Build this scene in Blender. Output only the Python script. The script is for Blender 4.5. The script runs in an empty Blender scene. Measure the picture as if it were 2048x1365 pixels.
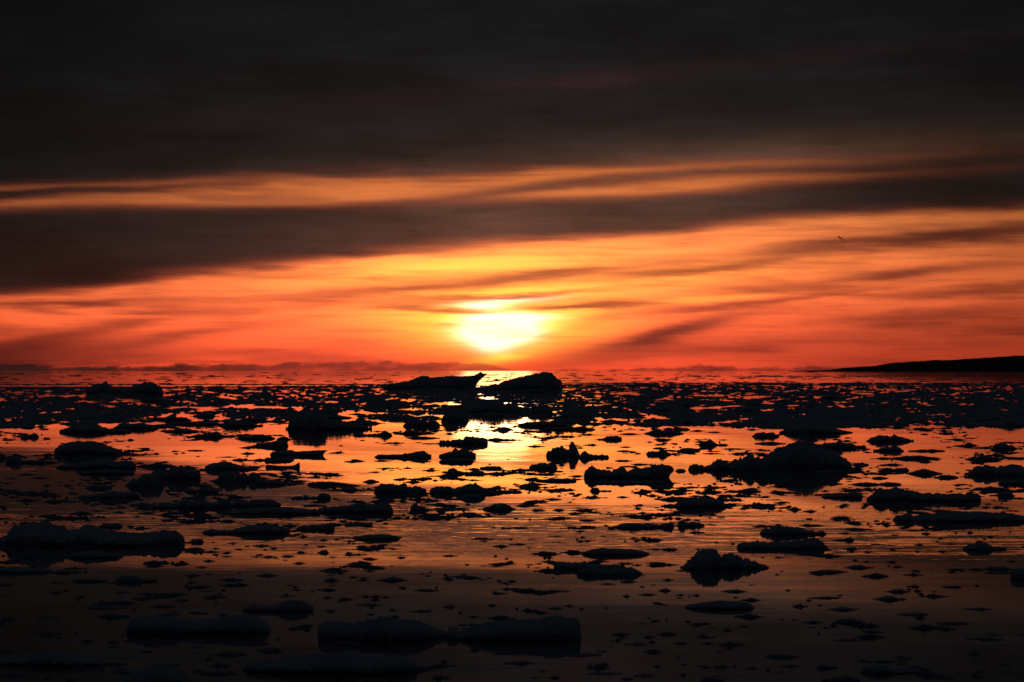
import bpy, math, random
from mathutils import Vector, noise
random.seed(7)
R = math.radians
scene = bpy.context.scene
COL = scene.collection

# ------------------------------------------------------------ camera
LENS = 100.0
FP = 2048 * LENS / 36.0          # focal length in photo pixels
CAMH = 5.0                       # eye height above the water
HOR = 742.0                      # photo row of the horizon
cam_d = bpy.data.cameras.new('camera')
cam = bpy.data.objects.new('camera', cam_d)
COL.objects.link(cam)
cam_d.lens = LENS
cam_d.sensor_width = 36.0
cam_d.clip_start = 0.5
cam_d.clip_end = 120000.0
TILT = math.atan((HOR - 682.5) / FP)
cam.location = (0, 0, CAMH)
cam.rotation_euler = (math.pi / 2 + TILT, 0, 0)
cam_d.dof.use_dof = True
cam_d.dof.focus_distance = 170.0
cam_d.dof.aperture_fstop = 2.6
scene.camera = cam

def rad(v): return v / 1000.0

# ------------------------------------------------------------ sky (world)
world = bpy.data.worlds.new('World')
scene.world = world
world.use_nodes = True
nt = world.node_tree
N, L = nt.nodes, nt.links
N.clear()

def nd(kind, **kw):
    n = N.new(kind)
    for k, v in kw.items():
        setattr(n, k, v)
    return n
def put(sock, v):
    if hasattr(v, 'is_output'):
        L.new(v, sock)
    elif v is not None:
        sock.default_value = v
def mth(op, a, b=None, c=None, clamp=False):
    n = nd('ShaderNodeMath', operation=op, use_clamp=clamp)
    put(n.inputs[0], a)
    if b is not None: put(n.inputs[1], b)
    if c is not None: put(n.inputs[2], c)
    return n.outputs[0]
def vmth(op, a, b=None, s=None):
    n = nd('ShaderNodeVectorMath', operation=op)
    put(n.inputs[0], a)
    if b is not None: put(n.inputs[1], b)
    if s is not None: put(n.inputs['Scale'], s)
    return n.outputs['Value'] if op in ('DOT_PRODUCT', 'LENGTH') else n.outputs[0]
def comb(x, y, z=0.0):
    n = nd('ShaderNodeCombineXYZ')
    put(n.inputs[0], x); put(n.inputs[1], y); put(n.inputs[2], z)
    return n.outputs[0]
def sep(v):
    n = nd('ShaderNodeSeparateXYZ'); L.new(v, n.inputs[0]); return n.outputs
def mapr(v, a, b, c=0.0, d=1.0, smooth=True):
    n = nd('ShaderNodeMapRange', interpolation_type='SMOOTHSTEP' if smooth else 'LINEAR')
    put(n.inputs[0], v)
    for i, q in enumerate((a, b, c, d)): put(n.inputs[i + 1], q)
    return n.outputs[0]
def nz(vec, scale, detail=3.0, rough=0.55):
    n = nd('ShaderNodeTexNoise')
    L.new(vec, n.inputs['Vector'])
    n.inputs['Scale'].default_value = scale
    n.inputs['Detail'].default_value = detail
    n.inputs['Roughness'].default_value = rough
    return n.outputs[0]

# the sky is laid out in azimuth (u) and elevation (v), 1 unit = 1000/FP radian, true for every viewpoint
tc = nd('ShaderNodeTexCoord')
d = sep(vmth('NORMALIZE', tc.outputs['Generated']))
K = FP / 1000.0
U = mth('MULTIPLY', mth('ARCTAN2', d[0], d[1]), K)
V = mth('MULTIPLY', mth('ARCSINE', d[2]), K)
UV0 = comb(U, V)
# fibrous distortion along the wind, which climbs gently to the right
fx = nd('ShaderNodeMapping', vector_type='POINT')
L.new(UV0, fx.inputs[0])
fx.inputs['Rotation'].default_value = (0, 0, R(-4.5))
fx.inputs['Scale'].default_value = (1.0, 9.0, 1.0)
fib = fx.outputs[0]
n1 = nz(fib, 2.2, 4.0, 0.55)
n2 = nz(fib, 6.0, 4.0, 0.6)
fx3 = nd('ShaderNodeMapping', vector_type='POINT')
L.new(UV0, fx3.inputs[0])
fx3.inputs['Rotation'].default_value = (0, 0, R(-5.5))
fx3.inputs['Scale'].default_value = (2.0, 42.0, 1.0)
n3 = nz(fx3.outputs[0], 2.0, 3.0, 0.5)
V1 = mth('MULTIPLY_ADD', mth('SUBTRACT', n1, 0.5), 0.040, V)
V2 = mth('MULTIPLY_ADD', mth('SUBTRACT', n2, 0.5), 0.024, V1)
UVw = comb(U, V2)
UVs = comb(U, mth('MULTIPLY_ADD', mth('SUBTRACT', n1, 0.5), 0.02, V))

def gauss(uv, cx, cy, hl, ht, ang, amp, acc):
    m = nd('ShaderNodeMapping', vector_type='TEXTURE')
    L.new(uv, m.inputs[0])
    m.inputs['Location'].default_value = ((cx - 1024) / 1000, (HOR - cy) / 1000, 0)
    m.inputs['Rotation'].default_value = (0, 0, R(ang))
    m.inputs['Scale'].default_value = (hl / 1000, ht / 1000, 1)
    q = vmth('DOT_PRODUCT', m.outputs[0], m.outputs[0])
    return mth('MULTIPLY_ADD', mth('POWER', 0.36788, q), amp, acc)
def curve(pts):
    n = nd('ShaderNodeFloatCurve')
    xin = mth('MULTIPLY_ADD', U, 1 / 2.4, 0.5)
    L.new(xin, n.inputs['Value'])
    c = n.mapping.curves[0]
    P = [((x - 1024) / 1000 / 2.4 + 0.5, (HOR - y) / 1000) for x, y in pts]
    while len(c.points) < len(P): c.points.new(0.5, 0.5)
    for p, (a, b) in zip(c.points, P): p.location = (a, b)
    n.mapping.update()
    return n.outputs[0]
def above(v, e, soft): return mapr(mth('SUBTRACT', v, e), -soft / 1000, soft / 1000)

E1 = curve([(-170, 372), (0, 364), (200, 358), (400, 351), (600, 344), (800, 335), (1000, 327), (1200, 322), (1400, 318), (1700, 300), (2048, 290), (2220, 285)])
E2 = curve([(-170, 436), (0, 431), (300, 424), (600, 418), (800, 414), (1000, 408), (1200, 404), (1400, 396), (1600, 381), (1800, 366), (2048, 356), (2220, 350)])
E3 = curve([(-170, 600), (0, 583), (200, 565), (350, 546), (500, 530), (680, 507), (850, 488), (1000, 476), (1200, 461), (1400, 447), (1600, 430), (1800, 416), (2048, 405), (2220, 398)])
S1 = curve([(-170, 420), (600, 412), (780, 406), (900, 396), (1000, 385), (1200, 364), (1400, 352), (1700, 341), (2048, 326), (2220, 320)])
S2 = curve([(-170, 407), (0, 401), (200, 389), (350, 380), (500, 368), (700, 354), (900, 340), (2220, 240)])
tau = mth('MULTIPLY', above(V1, E1, 27), 6.0)
b2 = mth('MULTIPLY', above(V1, E3, 24), mth('SUBTRACT', 1.0, above(V1, E2, 20)))
tau = mth('MULTIPLY_ADD', b2, 5.0, tau)
def ridge(v, e, w, amp, acc, fade):
    q = mth('DIVIDE', mth('SUBTRACT', v, e), w / 1000)
    g = mth('POWER', 0.36788, mth('MULTIPLY', q, q))
    return mth('MULTIPLY_ADD', mth('MULTIPLY', g, fade), amp, acc)
tau = ridge(V1, S1, 10, 1.5, tau, mapr(U, -0.42, 0.10, 0, 1))
tau = ridge(V1, S2, 6, 2.4, tau, mapr(U, -1.0, -0.35, 1, 0))
tau = mth('MULTIPLY_ADD', mapr(U, 0.30, 1.05, 0, 1), mth('MULTIPLY', mapr(V, 0.31, 0.43), 2.4), tau)
tau = mth('MULTIPLY_ADD', mapr(U, -0.35, -1.05, 0, 1), mth('MULTIPLY', mapr(V, 0.28, 0.38), 1.1), tau)
for g in [
    (1890, 474, 260, 14, 4, 1.9), (1620, 497, 130, 10, 6, .7), (1480, 530, 180, 9, 7, .8), (1330, 549, 150, 9, 4, .9),
    (1010, 562, 330, 11, 6, 1.1), (1080, 549, 160, 9, 3, .5), (760, 578, 140, 8, 5, .5), (1790, 553, 90, 12, 5, .9),
    (1960, 540, 160, 12, 3, .4), (1500, 605, 260, 6, 6, .8), (1960, 585, 200, 10, 3, .9), (2000, 602, 70, 6, 0, .6),
    (1360, 662, 110, 15, 14, 1.3), (1290, 678, 130, 12, 10, .7), (1860, 632, 190, 12, 3, .9), (1240, 706, 190, 22, 12, .6),
    (1500, 693, 260, 16, 5, .5), (1850, 690, 400, 42, 3, .55), (140, 608, 170, 8, 3, 1.3), (110, 627, 60, 6, -7, .6),
    (290, 624, 60, 5, 2, .7), (270, 649, 60, 9, 5, .6), (110, 672, 170, 11, 9, .7), (40, 700, 160, 16, 8, 1.5),
    (260, 690, 200, 14, 7, .6), (0, 726, 260, 18, 3, 1.3), (1215, 613, 130, 8, 2, 1.3), (1120, 617, 80, 6, 0, 1.0),
    (895, 621, 110, 6, -3, 1.3), (860, 608, 90, 6, 4, .8), (980, 593, 200, 5, 3, 1.2), (560, 597, 180, 6, 3, .4), (500, 560, 150, 9, 4, .25),
    (400, 668, 200, 10, 8, .4), (1700, 560, 300, 10, 5, .4), (1650, 640, 200, 20, 4, .2), (1180, 650, 60, 12, 12, .3)]:
    tau = gauss(UVw, *g, tau)
# overall fibre in the lower sky
tau = mth('MULTIPLY_ADD', mapr(n1, 0.44, 0.75), 0.75, tau)
tau = mth('MULTIPLY_ADD', mapr(n3, 0.48, 0.85), 0.45, tau)
# low bank on the horizon with a bumpy top
fb = nd('ShaderNodeMapping', vector_type='POINT')
L.new(UV0, fb.inputs[0])
fb.inputs['Scale'].default_value = (1.0, 2.6, 1.0)
nb = nz(fb.outputs[0], 14.0, 5.0, 0.6)
bank_top = curve([(-170, 729), (0, 731), (200, 734), (400, 732), (600, 729), (800, 726), (950, 730), (1050, 741), (1250, 739), (1400, 734), (1500, 735), (1600, 737), (1750, 737), (2048, 738), (2220, 738)])
bt = mth('MULTIPLY_ADD', mth('SUBTRACT', nb, 0.5), 0.030, bank_top)
bank = mth('SUBTRACT', 1.0, above(V, bt, 3.5))
bank_d = curve([(-170, 742 - 900), (0, 742 - 900), (300, 742 - 700), (550, 742 - 260), (800, 742 - 240), (1000, 742 - 150), (1300, 742 - 250), (1700, 742 - 260), (2220, 742 - 300)])
bank = mth('MULTIPLY', bank, mth('MULTIPLY_ADD', mapr(nb, 0.35, 0.65), 0.8, 0.5))
tau = mth('MULTIPLY_ADD', mth('MULTIPLY', bank, bank_d), 4.5, tau)
T = mth('POWER', 0.36788, tau)

# light of the low sun behind the thin cloud
wide = gauss(UV0, 960, 610, 1350, 520, 0, 1.40, 0.0)
warm = gauss(UVs, 1000, 545, 430, 60, 2, 0.20, 0.0)
warm = gauss(UVs, 920, 535, 250, 22, 4, 0.70, warm)
warm = gauss(UVs, 1008, 652, 165, 46, 1, 1.7, warm)
warm = gauss(UVs, 950, 625, 250, 32, 2, 0.42, warm)
warm = gauss(UVs, 1250, 565, 330, 34, 5, 0.35, warm)
warm = gauss(UVs, 1000, 583, 150, 9, 2, 0.7, warm)
warm = gauss(UVs, 1400, 600, 150, 7, 5, 0.45, warm)
warm = gauss(UVs, 1010, 715, 60, 12, 10, 0.9, warm)
core = gauss(UVs, 990, 658, 56, 24, 1, 5.5, 0.0)
core = gauss(UVs, 1045, 637, 60, 8, 1, 1.8, core)
core = gauss(UVs, 1035, 667, 45, 15, 8, 1.6, core)
core = gauss(UVs, 985, 693, 32, 13, 0, 1.2, core)
core = gauss(UVs, 1008, 602, 85, 6, 4, 1.5, core)
core = gauss(UVs, 968, 613, 42, 5, 1, 1.6, core)
hi = mapr(V, 0.0, 0.30, smooth=False)
wg = mth('MULTIPLY_ADD', hi, 0.20, 0.092)
wb = mth('MULTIPLY_ADD', hi, 0.045, 0.032)
wide = mth('MULTIPLY', wide, mapr(V, -0.01, 0.12, 0.72, 1.0))
wideF = mth('MULTIPLY', mth('MULTIPLY', wide, mapr(U, 0.4, 1.2, 1.0, 0.72)), mapr(V, 0.22, 0.40, 1.0, 0.50))
glow = vmth('ADD', vmth('ADD', vmth('SCALE', comb(1.12, wg, wb), s=wideF), vmth('SCALE', (1.0, 0.50, 0.025), s=warm)),
            vmth('SCALE', (0.5, 0.72, 0.55), s=mth('MINIMUM', core, 1.6)))
T3 = comb(T, mth('POWER', T, 1.12), mth('POWER', T, 0.95))
lit = vmth('MULTIPLY', glow, T3)
# what the cloud itself scatters
br = gauss(UV0, 1060, 470, 420, 120, 3, 1.0, 0.0)
br2 = gauss(UV0, 1060, 420, 900, 190, 3, 1.0, 0.0)
red = gauss(UVw, 1150, 165, 620, 22, 5.5, 1.0, 0.0)
top = gauss(UV0, 1100, 60, 900, 300, 3, 1.0, 0.0)
cg = vmth('ADD', (0.0022, 0.0028, 0.0034), vmth('SCALE', (0.090, 0.032, 0.017), s=br))
cg = vmth('ADD', cg, vmth('SCALE', (0.021, 0.0138, 0.0112), s=br2))
cg = vmth('ADD', cg, vmth('SCALE', (0.0075, 0.0004, 0.0012), s=mth('MULTIPLY', red, mapr(n1, .35, .6, .5, 1.6))))
cg = vmth('ADD', cg, vmth('SCALE', (0.0032, 0.0046, 0.0056), s=top))
low = gauss(UV0, 1000, 690, 800, 110, 0, 1.0, 0.0)
cg = vmth('ADD', cg, vmth('SCALE', (0.12, 0.022, 0.014), s=low))
rb = gauss(UVw, 1520, 316, 480, 34, 3, 1.0, 0.0)
cg = vmth('ADD', cg, vmth('SCALE', (0.070, 0.028, 0.013), s=rb))
fl = nd('ShaderNodeMapping', vector_type='POINT')
L.new(UV0, fl.inputs[0])
fl.inputs['Rotation'].default_value = (0, 0, R(-7))
fl.inputs['Scale'].default_value = (1.0, 4.0, 1.0)
lump = nz(fl.outputs[0], 2.4, 5.0, 0.55)
cg = vmth('SCALE', cg, s=mth('MULTIPLY', mapr(n2, 0.2, 0.8, 0.85, 1.15), mapr(lump, 0.3, 0.7, 0.62, 1.18)))
cloud = vmth('SCALE', cg, s=mth('SUBTRACT', 1.0, T))
total = vmth('ADD', lit, cloud)
# the clear dusk overhead and behind the viewer, dim and blue
away = mth('MAXIMUM', mapr(V, 0.9, 3.0), mapr(mth('ABSOLUTE', U), 3.0, 8.0))
total = vmth('ADD', total, vmth('SCALE', (0.0032, 0.0036, 0.0050), s=away))
# only water lies below the horizon
total = vmth('SCALE', total, s=mapr(V, -0.05, 0.0))

SUN_X, SUN_Y = 995.0, 660.0
SUN_EL = math.atan((HOR - SUN_Y) / FP)
SUN_AZ = math.atan((SUN_X - 1024) / FP)
sky = nd('ShaderNodeTexSky')
sky.sky_type = 'NISHITA'
sky.sun_disc = False
sky.sun_elevation = SUN_EL
sky.sun_rotation = SUN_AZ
sky.air_density = 1.0
sky.dust_density = 1.0
sky.ozone_density = 3.0
bg1 = nd('ShaderNodeBackground')
L.new(sky.outputs[0], bg1.inputs[0])
bg1.inputs[1].default_value = 0.0009
bg2 = nd('ShaderNodeBackground')
L.new(total, bg2.inputs[0])
bg2.inputs[1].default_value = 1.0
add = nd('ShaderNodeAddShader')
L.new(bg1.outputs[0], add.inputs[0]); L.new(bg2.outputs[0], add.inputs[1])
wo = nd('ShaderNodeOutputWorld')
L.new(add.outputs[0], wo.inputs[0])

# ------------------------------------------------------------ sun
sd = bpy.data.lights.new('sun', 'SUN')
sd.energy = 0.002
sd.angle = R(2.0)                # veiled by cloud
sd.color = (1.0, 0.45, 0.18)
sun = bpy.data.objects.new('sun', sd)
COL.objects.link(sun)
sun.location = (0, 0, 60)
sv = Vector((math.sin(SUN_AZ) * math.cos(SUN_EL), math.cos(SUN_AZ) * math.cos(SUN_EL), math.sin(SUN_EL)))
sun.rotation_euler = (-sv).to_track_quat('-Z', 'Y').to_euler()

scene.view_settings.view_transform = 'Standard'
scene.view_settings.look = 'None'
scene.view_settings.exposure = 0.0
scene.view_settings.gamma = 1.0

# ------------------------------------------------------------ materials
def new_mat(name):
    m = bpy.data.materials.new(name); m.use_nodes = True
    return m, m.node_tree.nodes, m.node_tree.links, m.node_tree.nodes['Principled BSDF']

def water_material():
    global N, L
    m, n, l, b = new_mat('calm_sea_water')
    N, L = n, l
    b.inputs['Base Color'].default_value = (0.006, 0.009, 0.012, 1)
    b.inputs['Roughness'].default_value = 0.022
    b.inputs['IOR'].default_value = 1.333
    g = nd('ShaderNodeNewGeometry')
    def slope(scl, detail, rough, off):
        mp = nd('ShaderNodeMapping', vector_type='POINT')
        L.new(g.outputs['Position'], mp.inputs[0])
        mp.inputs['Scale'].default_value = scl
        mp.inputs['Location'].default_value = (off, off * 1.7, 0)
        t = nd('ShaderNodeTexNoise')
        L.new(mp.outputs[0], t.inputs['Vector'])
        t.inputs['Scale'].default_value = 1.0
        t.inputs['Detail'].default_value = detail
        t.inputs['Roughness'].default_value = rough
        return t
    swell = slope((0.012, 0.16, 1), 2.0, 0.5, 3.0)       # long flat swell
    chop = slope((0.35, 1.5, 1), 3.0, 0.6, 11.0)         # ripples
    fine = slope((2.2, 7.0, 1), 2.0, 0.6, 17.0)
    patch = slope((0.010, 0.035, 1), 2.0, 0.5, 29.0)     # cat's-paws and slicks
    pm = mapr(patch.outputs[0], 0.40, 0.60, 0.18, 1.5)
    def dev(t): return vmth('SUBTRACT', t.outputs['Color'], (0.5, 0.5, 0.5))
    s = vmth('SCALE', dev(swell), s=SWELL)
    s2 = vmth('SCALE', vmth('ADD', vmth('SCALE', dev(chop), s=CHOP), vmth('SCALE', dev(fine), s=FINE)), s=pm)
    near = mapr(sep(g.outputs['Position'])[1], 60.0, 130.0, 1.6, 0.7)
    near = mth('MULTIPLY', near, mapr(sep(g.outputs['Position'])[1], 200.0, 700.0, 1.0, 0.45))
    s = vmth('SCALE', vmth('ADD', s, s2), s=near)
    c = sep(s)
    nv = vmth('NORMALIZE', comb(c[0], c[1], 1.0))
    L.new(nv, b.inputs['Normal'])
    return m
SWELL, CHOP, FINE = 0.007, 0.018, 0.013
M_WATER = water_material()

def ice_material(name, col, rough):
    global N, L
    m, n, l, b = new_mat(name)
    N, L = n, l
    g = nd('ShaderNodeNewGeometry')
    a = nz(g.outputs['Position'], 1.3, 5.0, 0.6)
    f = nz(g.outputs['Position'], 9.0, 4.0, 0.65)
    r = nd('ShaderNodeValToRGB')
    L.new(a, r.inputs[0])
    r.color_ramp.elements[0].position = 0.3; r.color_ramp.elements[0].color = (col[0] * .62, col[1] * .72, col[2] * .85, 1)
    r.color_ramp.elements[1].position = 0.7; r.color_ramp.elements[1].color = (*col, 1)
    L.new(r.outputs[0], b.inputs['Base Color'])
    b.inputs['Roughness'].default_value = rough
    b.inputs['IOR'].default_value = 1.31
    bp = nd('ShaderNodeBump')
    bp.inputs['Strength'].default_value = 0.6
    bp.inputs['Distance'].default_value = 0.05
    L.new(mth('MULTIPLY_ADD', f, 0.5, a), bp.inputs['Height'])
    L.new(bp.outputs[0], b.inputs['Normal'])
    return m
M_ICE = ice_material('weathered_sea_ice', (0.62, 0.67, 0.73), 0.6)
M_BRASH = ice_material('wet_brash_ice', (0.30, 0.36, 0.44), 0.7)

def rock_material():
    global N, L
    m, n, l, b = new_mat('dark_tundra_rock')
    N, L = n, l
    g = nd('ShaderNodeNewGeometry')
    a = nz(g.outputs['Position'], 0.01, 6.0, 0.65)
    r = nd('ShaderNodeValToRGB')
    L.new(a, r.inputs[0])
    r.color_ramp.elements[0].color = (0.03, 0.027, 0.022, 1)
    r.color_ramp.elements[1].color = (0.10, 0.09, 0.07, 1)
    L.new(r.outputs[0], b.inputs['Base Color'])
    b.inputs['Roughness'].default_value = 0.95
    return m
M_ROCK = rock_material()
def plain(name, col, rough=0.7):
    m, n, l, b = new_mat(name)
    t = n.new('ShaderNodeTexNoise'); t.inputs['Scale'].default_value = 30
    r = n.new('ShaderNodeValToRGB'); l.new(t.outputs[0], r.inputs[0])
    r.color_ramp.elements[0].color = tuple(c * .8 for c in col) + (1,)
    r.color_ramp.elements[1].color = tuple(col) + (1,)
    l.new(r.outputs[0], b.inputs['Base Color']); b.inputs['Roughness'].default_value = rough
    return m

# ------------------------------------------------------------ helpers
def link_mesh(name, verts, faces, mat, smooth=True, origin=None):
    me = bpy.data.meshes.new(name)
    if origin is not None:
        verts = [(v[0] - origin[0], v[1] - origin[1], v[2] - origin[2]) for v in verts]
    me.from_pydata(verts, [], faces)
    me.update()
    if smooth:
        me.polygons.foreach_set('use_smooth', [True] * len(me.polygons))
    me.materials.append(mat)
    o = bpy.data.objects.new(name, me)
    if origin is not None: o.location = origin
    COL.objects.link(o)
    return o
def dist_of(y):                    # distance on the water of a photo row
    el = math.atan((y - 682.5) / FP) - TILT
    return CAMH / math.tan(el)
def px(x, D): return (x - 1024) / FP * D
def nrand(a, b, c): return noise.noise(Vector((a, b, c)))

# ------------------------------------------------------------ sea
def make_sea():
    # one sheet, rings growing to the horizon
    ys = [-60]
    y = 0.0
    while y < 60000: ys.append(y); y = y * 1.35 + 30
    ys.append(60000)
    v, f = [], []
    for yy in ys:
        for k in range(9): v.append(((k - 4) / 4 * 40000, yy, 0))
    for j in range(len(ys) - 1):
        for k in range(8):
            a = j * 9 + k
            f.append((a, a + 1, a + 10, a + 9))
    o = link_mesh('sea', v, f, M_WATER)
    o['kind'] = 'structure'; o['label'] = 'calm sea reflecting the orange sunset sky'
make_sea()

# ------------------------------------------------------------ headland
def make_hills():
    D0 = 16000.0
    prof = [(1628, 742.2), (1660, 741), (1700, 739.5), (1713, 738), (1721, 735), (1749, 733.3), (1797, 730.5), (1810, 725.6), (1845, 723), (1909, 720), (1960, 718), (2036, 712.7), (2100, 709), (2250, 703), (2500, 694), (2800, 690), (3200, 704), (3600, 738)]
    n, rows = 260, 15
    v, f = [], []
    for i in range(n):
        x = 1628 + (3600 - 1628) * (i / (n - 1)) ** 1.35
        for a, b in zip(prof, prof[1:]):
            if a[0] <= x <= b[0]:
                t = (x - a[0]) / (b[0] - a[0]); y = a[1] + (b[1] - a[1]) * t; break
        h = max(1.0, (HOR + 0.2 - y) / FP * D0 + CAMH)
        h *= 1 + 0.05 * nrand(i * 0.35, 1, 2) + 0.04 * nrand(i * 1.3, 5, 2)
        for j in range(rows):
            t = j / (rows - 1)
            yy = D0 - 500 + t * 3200
            prof_t = math.sin(min(1, t / 0.35) * math.pi / 2) ** 0.8 if t < 0.35 else 1 - 0.9 * ((t - 0.35) / 0.65) ** 2
            z = h * prof_t * (1 + 0.06 * nrand(i * 0.2, j * 0.7, 4)) - (6 if j in (0, rows - 1) else 0)
            v.append((px(x, D0) + t * 100, yy, z - 2 * (j == 0)))
    for i in range(n - 1):
        for j in range(rows - 1):
            a = i * rows + j
            f.append((a, a + rows, a + rows + 1, a + 1))
    o = link_mesh('hills', v, f, M_ROCK)
    o['kind'] = 'structure'; o['label'] = 'low black headland sloping down to the sea on the horizon'
make_hills()

# ------------------------------------------------------------ ice
SEC = [(-.86, -.35), (-.88, .02), (-1.0, .22), (-.98, .45), (-.86, .68), (-.62, .86), (-.3, .96), (0, 1.0), (.3, .95), (.62, .84), (.86, .64), (.98, .4), (1.0, .2), (.86, -.35)]
SEC_S = [(-.9, -.5), (-1.0, .15), (-.8, .65), (-.3, .97), (.3, .93), (.8, .6), (1.0, .1), (.9, -.5)]

def floe_geometry(pts, yw, depth=0.42, seed=0, base=None, sec=SEC, step=2.2, rough=1.0, maxfrac=0.5):
    """A floating block: its crest follows pts (x, y in photo rows at the floe's own distance), its
    body has real depth, an irregular plan and an under-cut waterline."""
    D = dist_of(yw)
    s = D / FP
    x0, x1 = min(p[0] for p in pts), max(p[0] for p in pts)
    if base is None: base = (x0, x1)
    # resample the crest
    seg = []
    tot = 0
    for a, b in zip(pts, pts[1:]):
        q = math.hypot(b[0] - a[0], b[1] - a[1]); seg.append(q); tot += q
    n = max(9, min(120, int(tot / step)))
    cs = []
    for i in range(n):
        t = tot * i / (n - 1); k = 0
        while k < len(seg) - 1 and t > seg[k]: t -= seg[k]; k += 1
        u = min(1, t / max(seg[k], 1e-6))
        a, b = pts[k], pts[k + 1]
        cs.append((a[0] + (b[0] - a[0]) * u, a[1] + (b[1] - a[1]) * u))
    hmax = max(yw - min(p[1] for p in pts), 1.0) * s
    W = (base[1] - base[0]) * s
    hd = 0.5 * depth * W
    dyp = yw - HOR
    # keep the body's plan from growing past what its height allows at this grazing angle
    lim = maxfrac * max(4.0, 2 * hmax / s) / (2 * dyp) * D
    hd = max(0.22 * hmax, min(hd, lim))
    verts, faces = [], []
    m = len(sec)
    bx0, bx1 = px(base[0], D), px(base[1], D)
    for i, (cx, cy) in enumerate(cs):
        tb = (min(max(cx, base[0]), base[1]) - base[0]) / (base[1] - base[0])
        X = px(cx, D); Xb = px(min(max(cx, base[0]), base[1]), D)
        ex = math.sqrt(max(0.0, 1 - (2 * tb - 1) ** 2)) ** 0.75
        wob = 1 + 0.28 * nrand(tb * 4.3, seed, 0.5) + 0.15 * nrand(tb * 13, seed, 2.5)
        dd = hd * max(0.06, ex * wob)
        z = max(0.0, (yw - cy) * s)
        rk = 0.80 * (rough + .15)
        jag = rk * (0.10 * hmax * nrand(cx * 0.17, seed, 9) + 0.11 * hmax * nrand(cx * 0.45, seed, 4) + 0.05 * s * nrand(cx * 1.1, seed, 6) * 6 + 0.16 * hmax * nrand(tb * 7.0, seed, 21) * min(1.0, rough * 2) - 0.5 * hmax * max(0.0, nrand(cx * 0.10, seed, 12) - 0.22))
        z = max(0.04 * hmax + 0.01, z + jag)
        for j, (v, hfr) in enumerate(sec):
            zz = z * hfr
            if 0 < hfr < 1: zz *= 1 + rk * (0.16 * nrand(cx * 0.13, v * 1.7 + seed, 3) + 0.14 * nrand(cx * 0.5, v * 4 + seed, 8))
            off = dd * v * (1 + 0.20 * rk * nrand(cx * 0.3, j * 0.8, seed))
            # the upper part follows the crest, the foot follows the base
            k = max(0.0, min(1.0, hfr))
            k = k * k
            xx = Xb + (X - Xb) * k
            drift = hd * 0.35 * nrand(tb * 2.1, seed + 5, 7)
            verts.append((xx + 0.03 * hmax * nrand(j * 2.2, i * 0.9, seed), D + off + drift, zz if hfr > 0 else -0.28 * hmax - 0.03))
    for i in range(n - 1):
        for j in range(m - 1):
            a = i * m + j
            faces.append((a, a + 1, a + m + 1, a + m))
        faces.append((i * m, (i + 1) * m, (i + 1) * m + m - 1, i * m + m - 1))
    faces.append(tuple(range(m - 1, -1, -1)))
    faces.append(tuple((n - 1) * m + j for j in range(m)))
    return verts, faces, ((bx0 + bx1) / 2, D, 0.0), hmax

THINGS = []       # (handle, cx, cy, x0, x1) of every large floe that small ones are described by
COUNT = [0]
def floe(name, label, handle, pts, yw, group=None, cat='ice floe', seed=None, **kw):
    COUNT[0] += 1
    sd_ = (seed if seed is not None else COUNT[0]) * 3.71
    v, f, org, h = floe_geometry(pts, yw, seed=sd_, **kw)
    o = link_mesh(name, v, f, M_ICE, False, org)
    o['label'] = label; o['category'] = cat
    if group: o['group'] = group
    if handle:
        xs = [p[0] for p in pts]
        THINGS.append((handle, (min(xs) + max(xs)) / 2, yw, min(xs), max(xs)))
    return o

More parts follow.
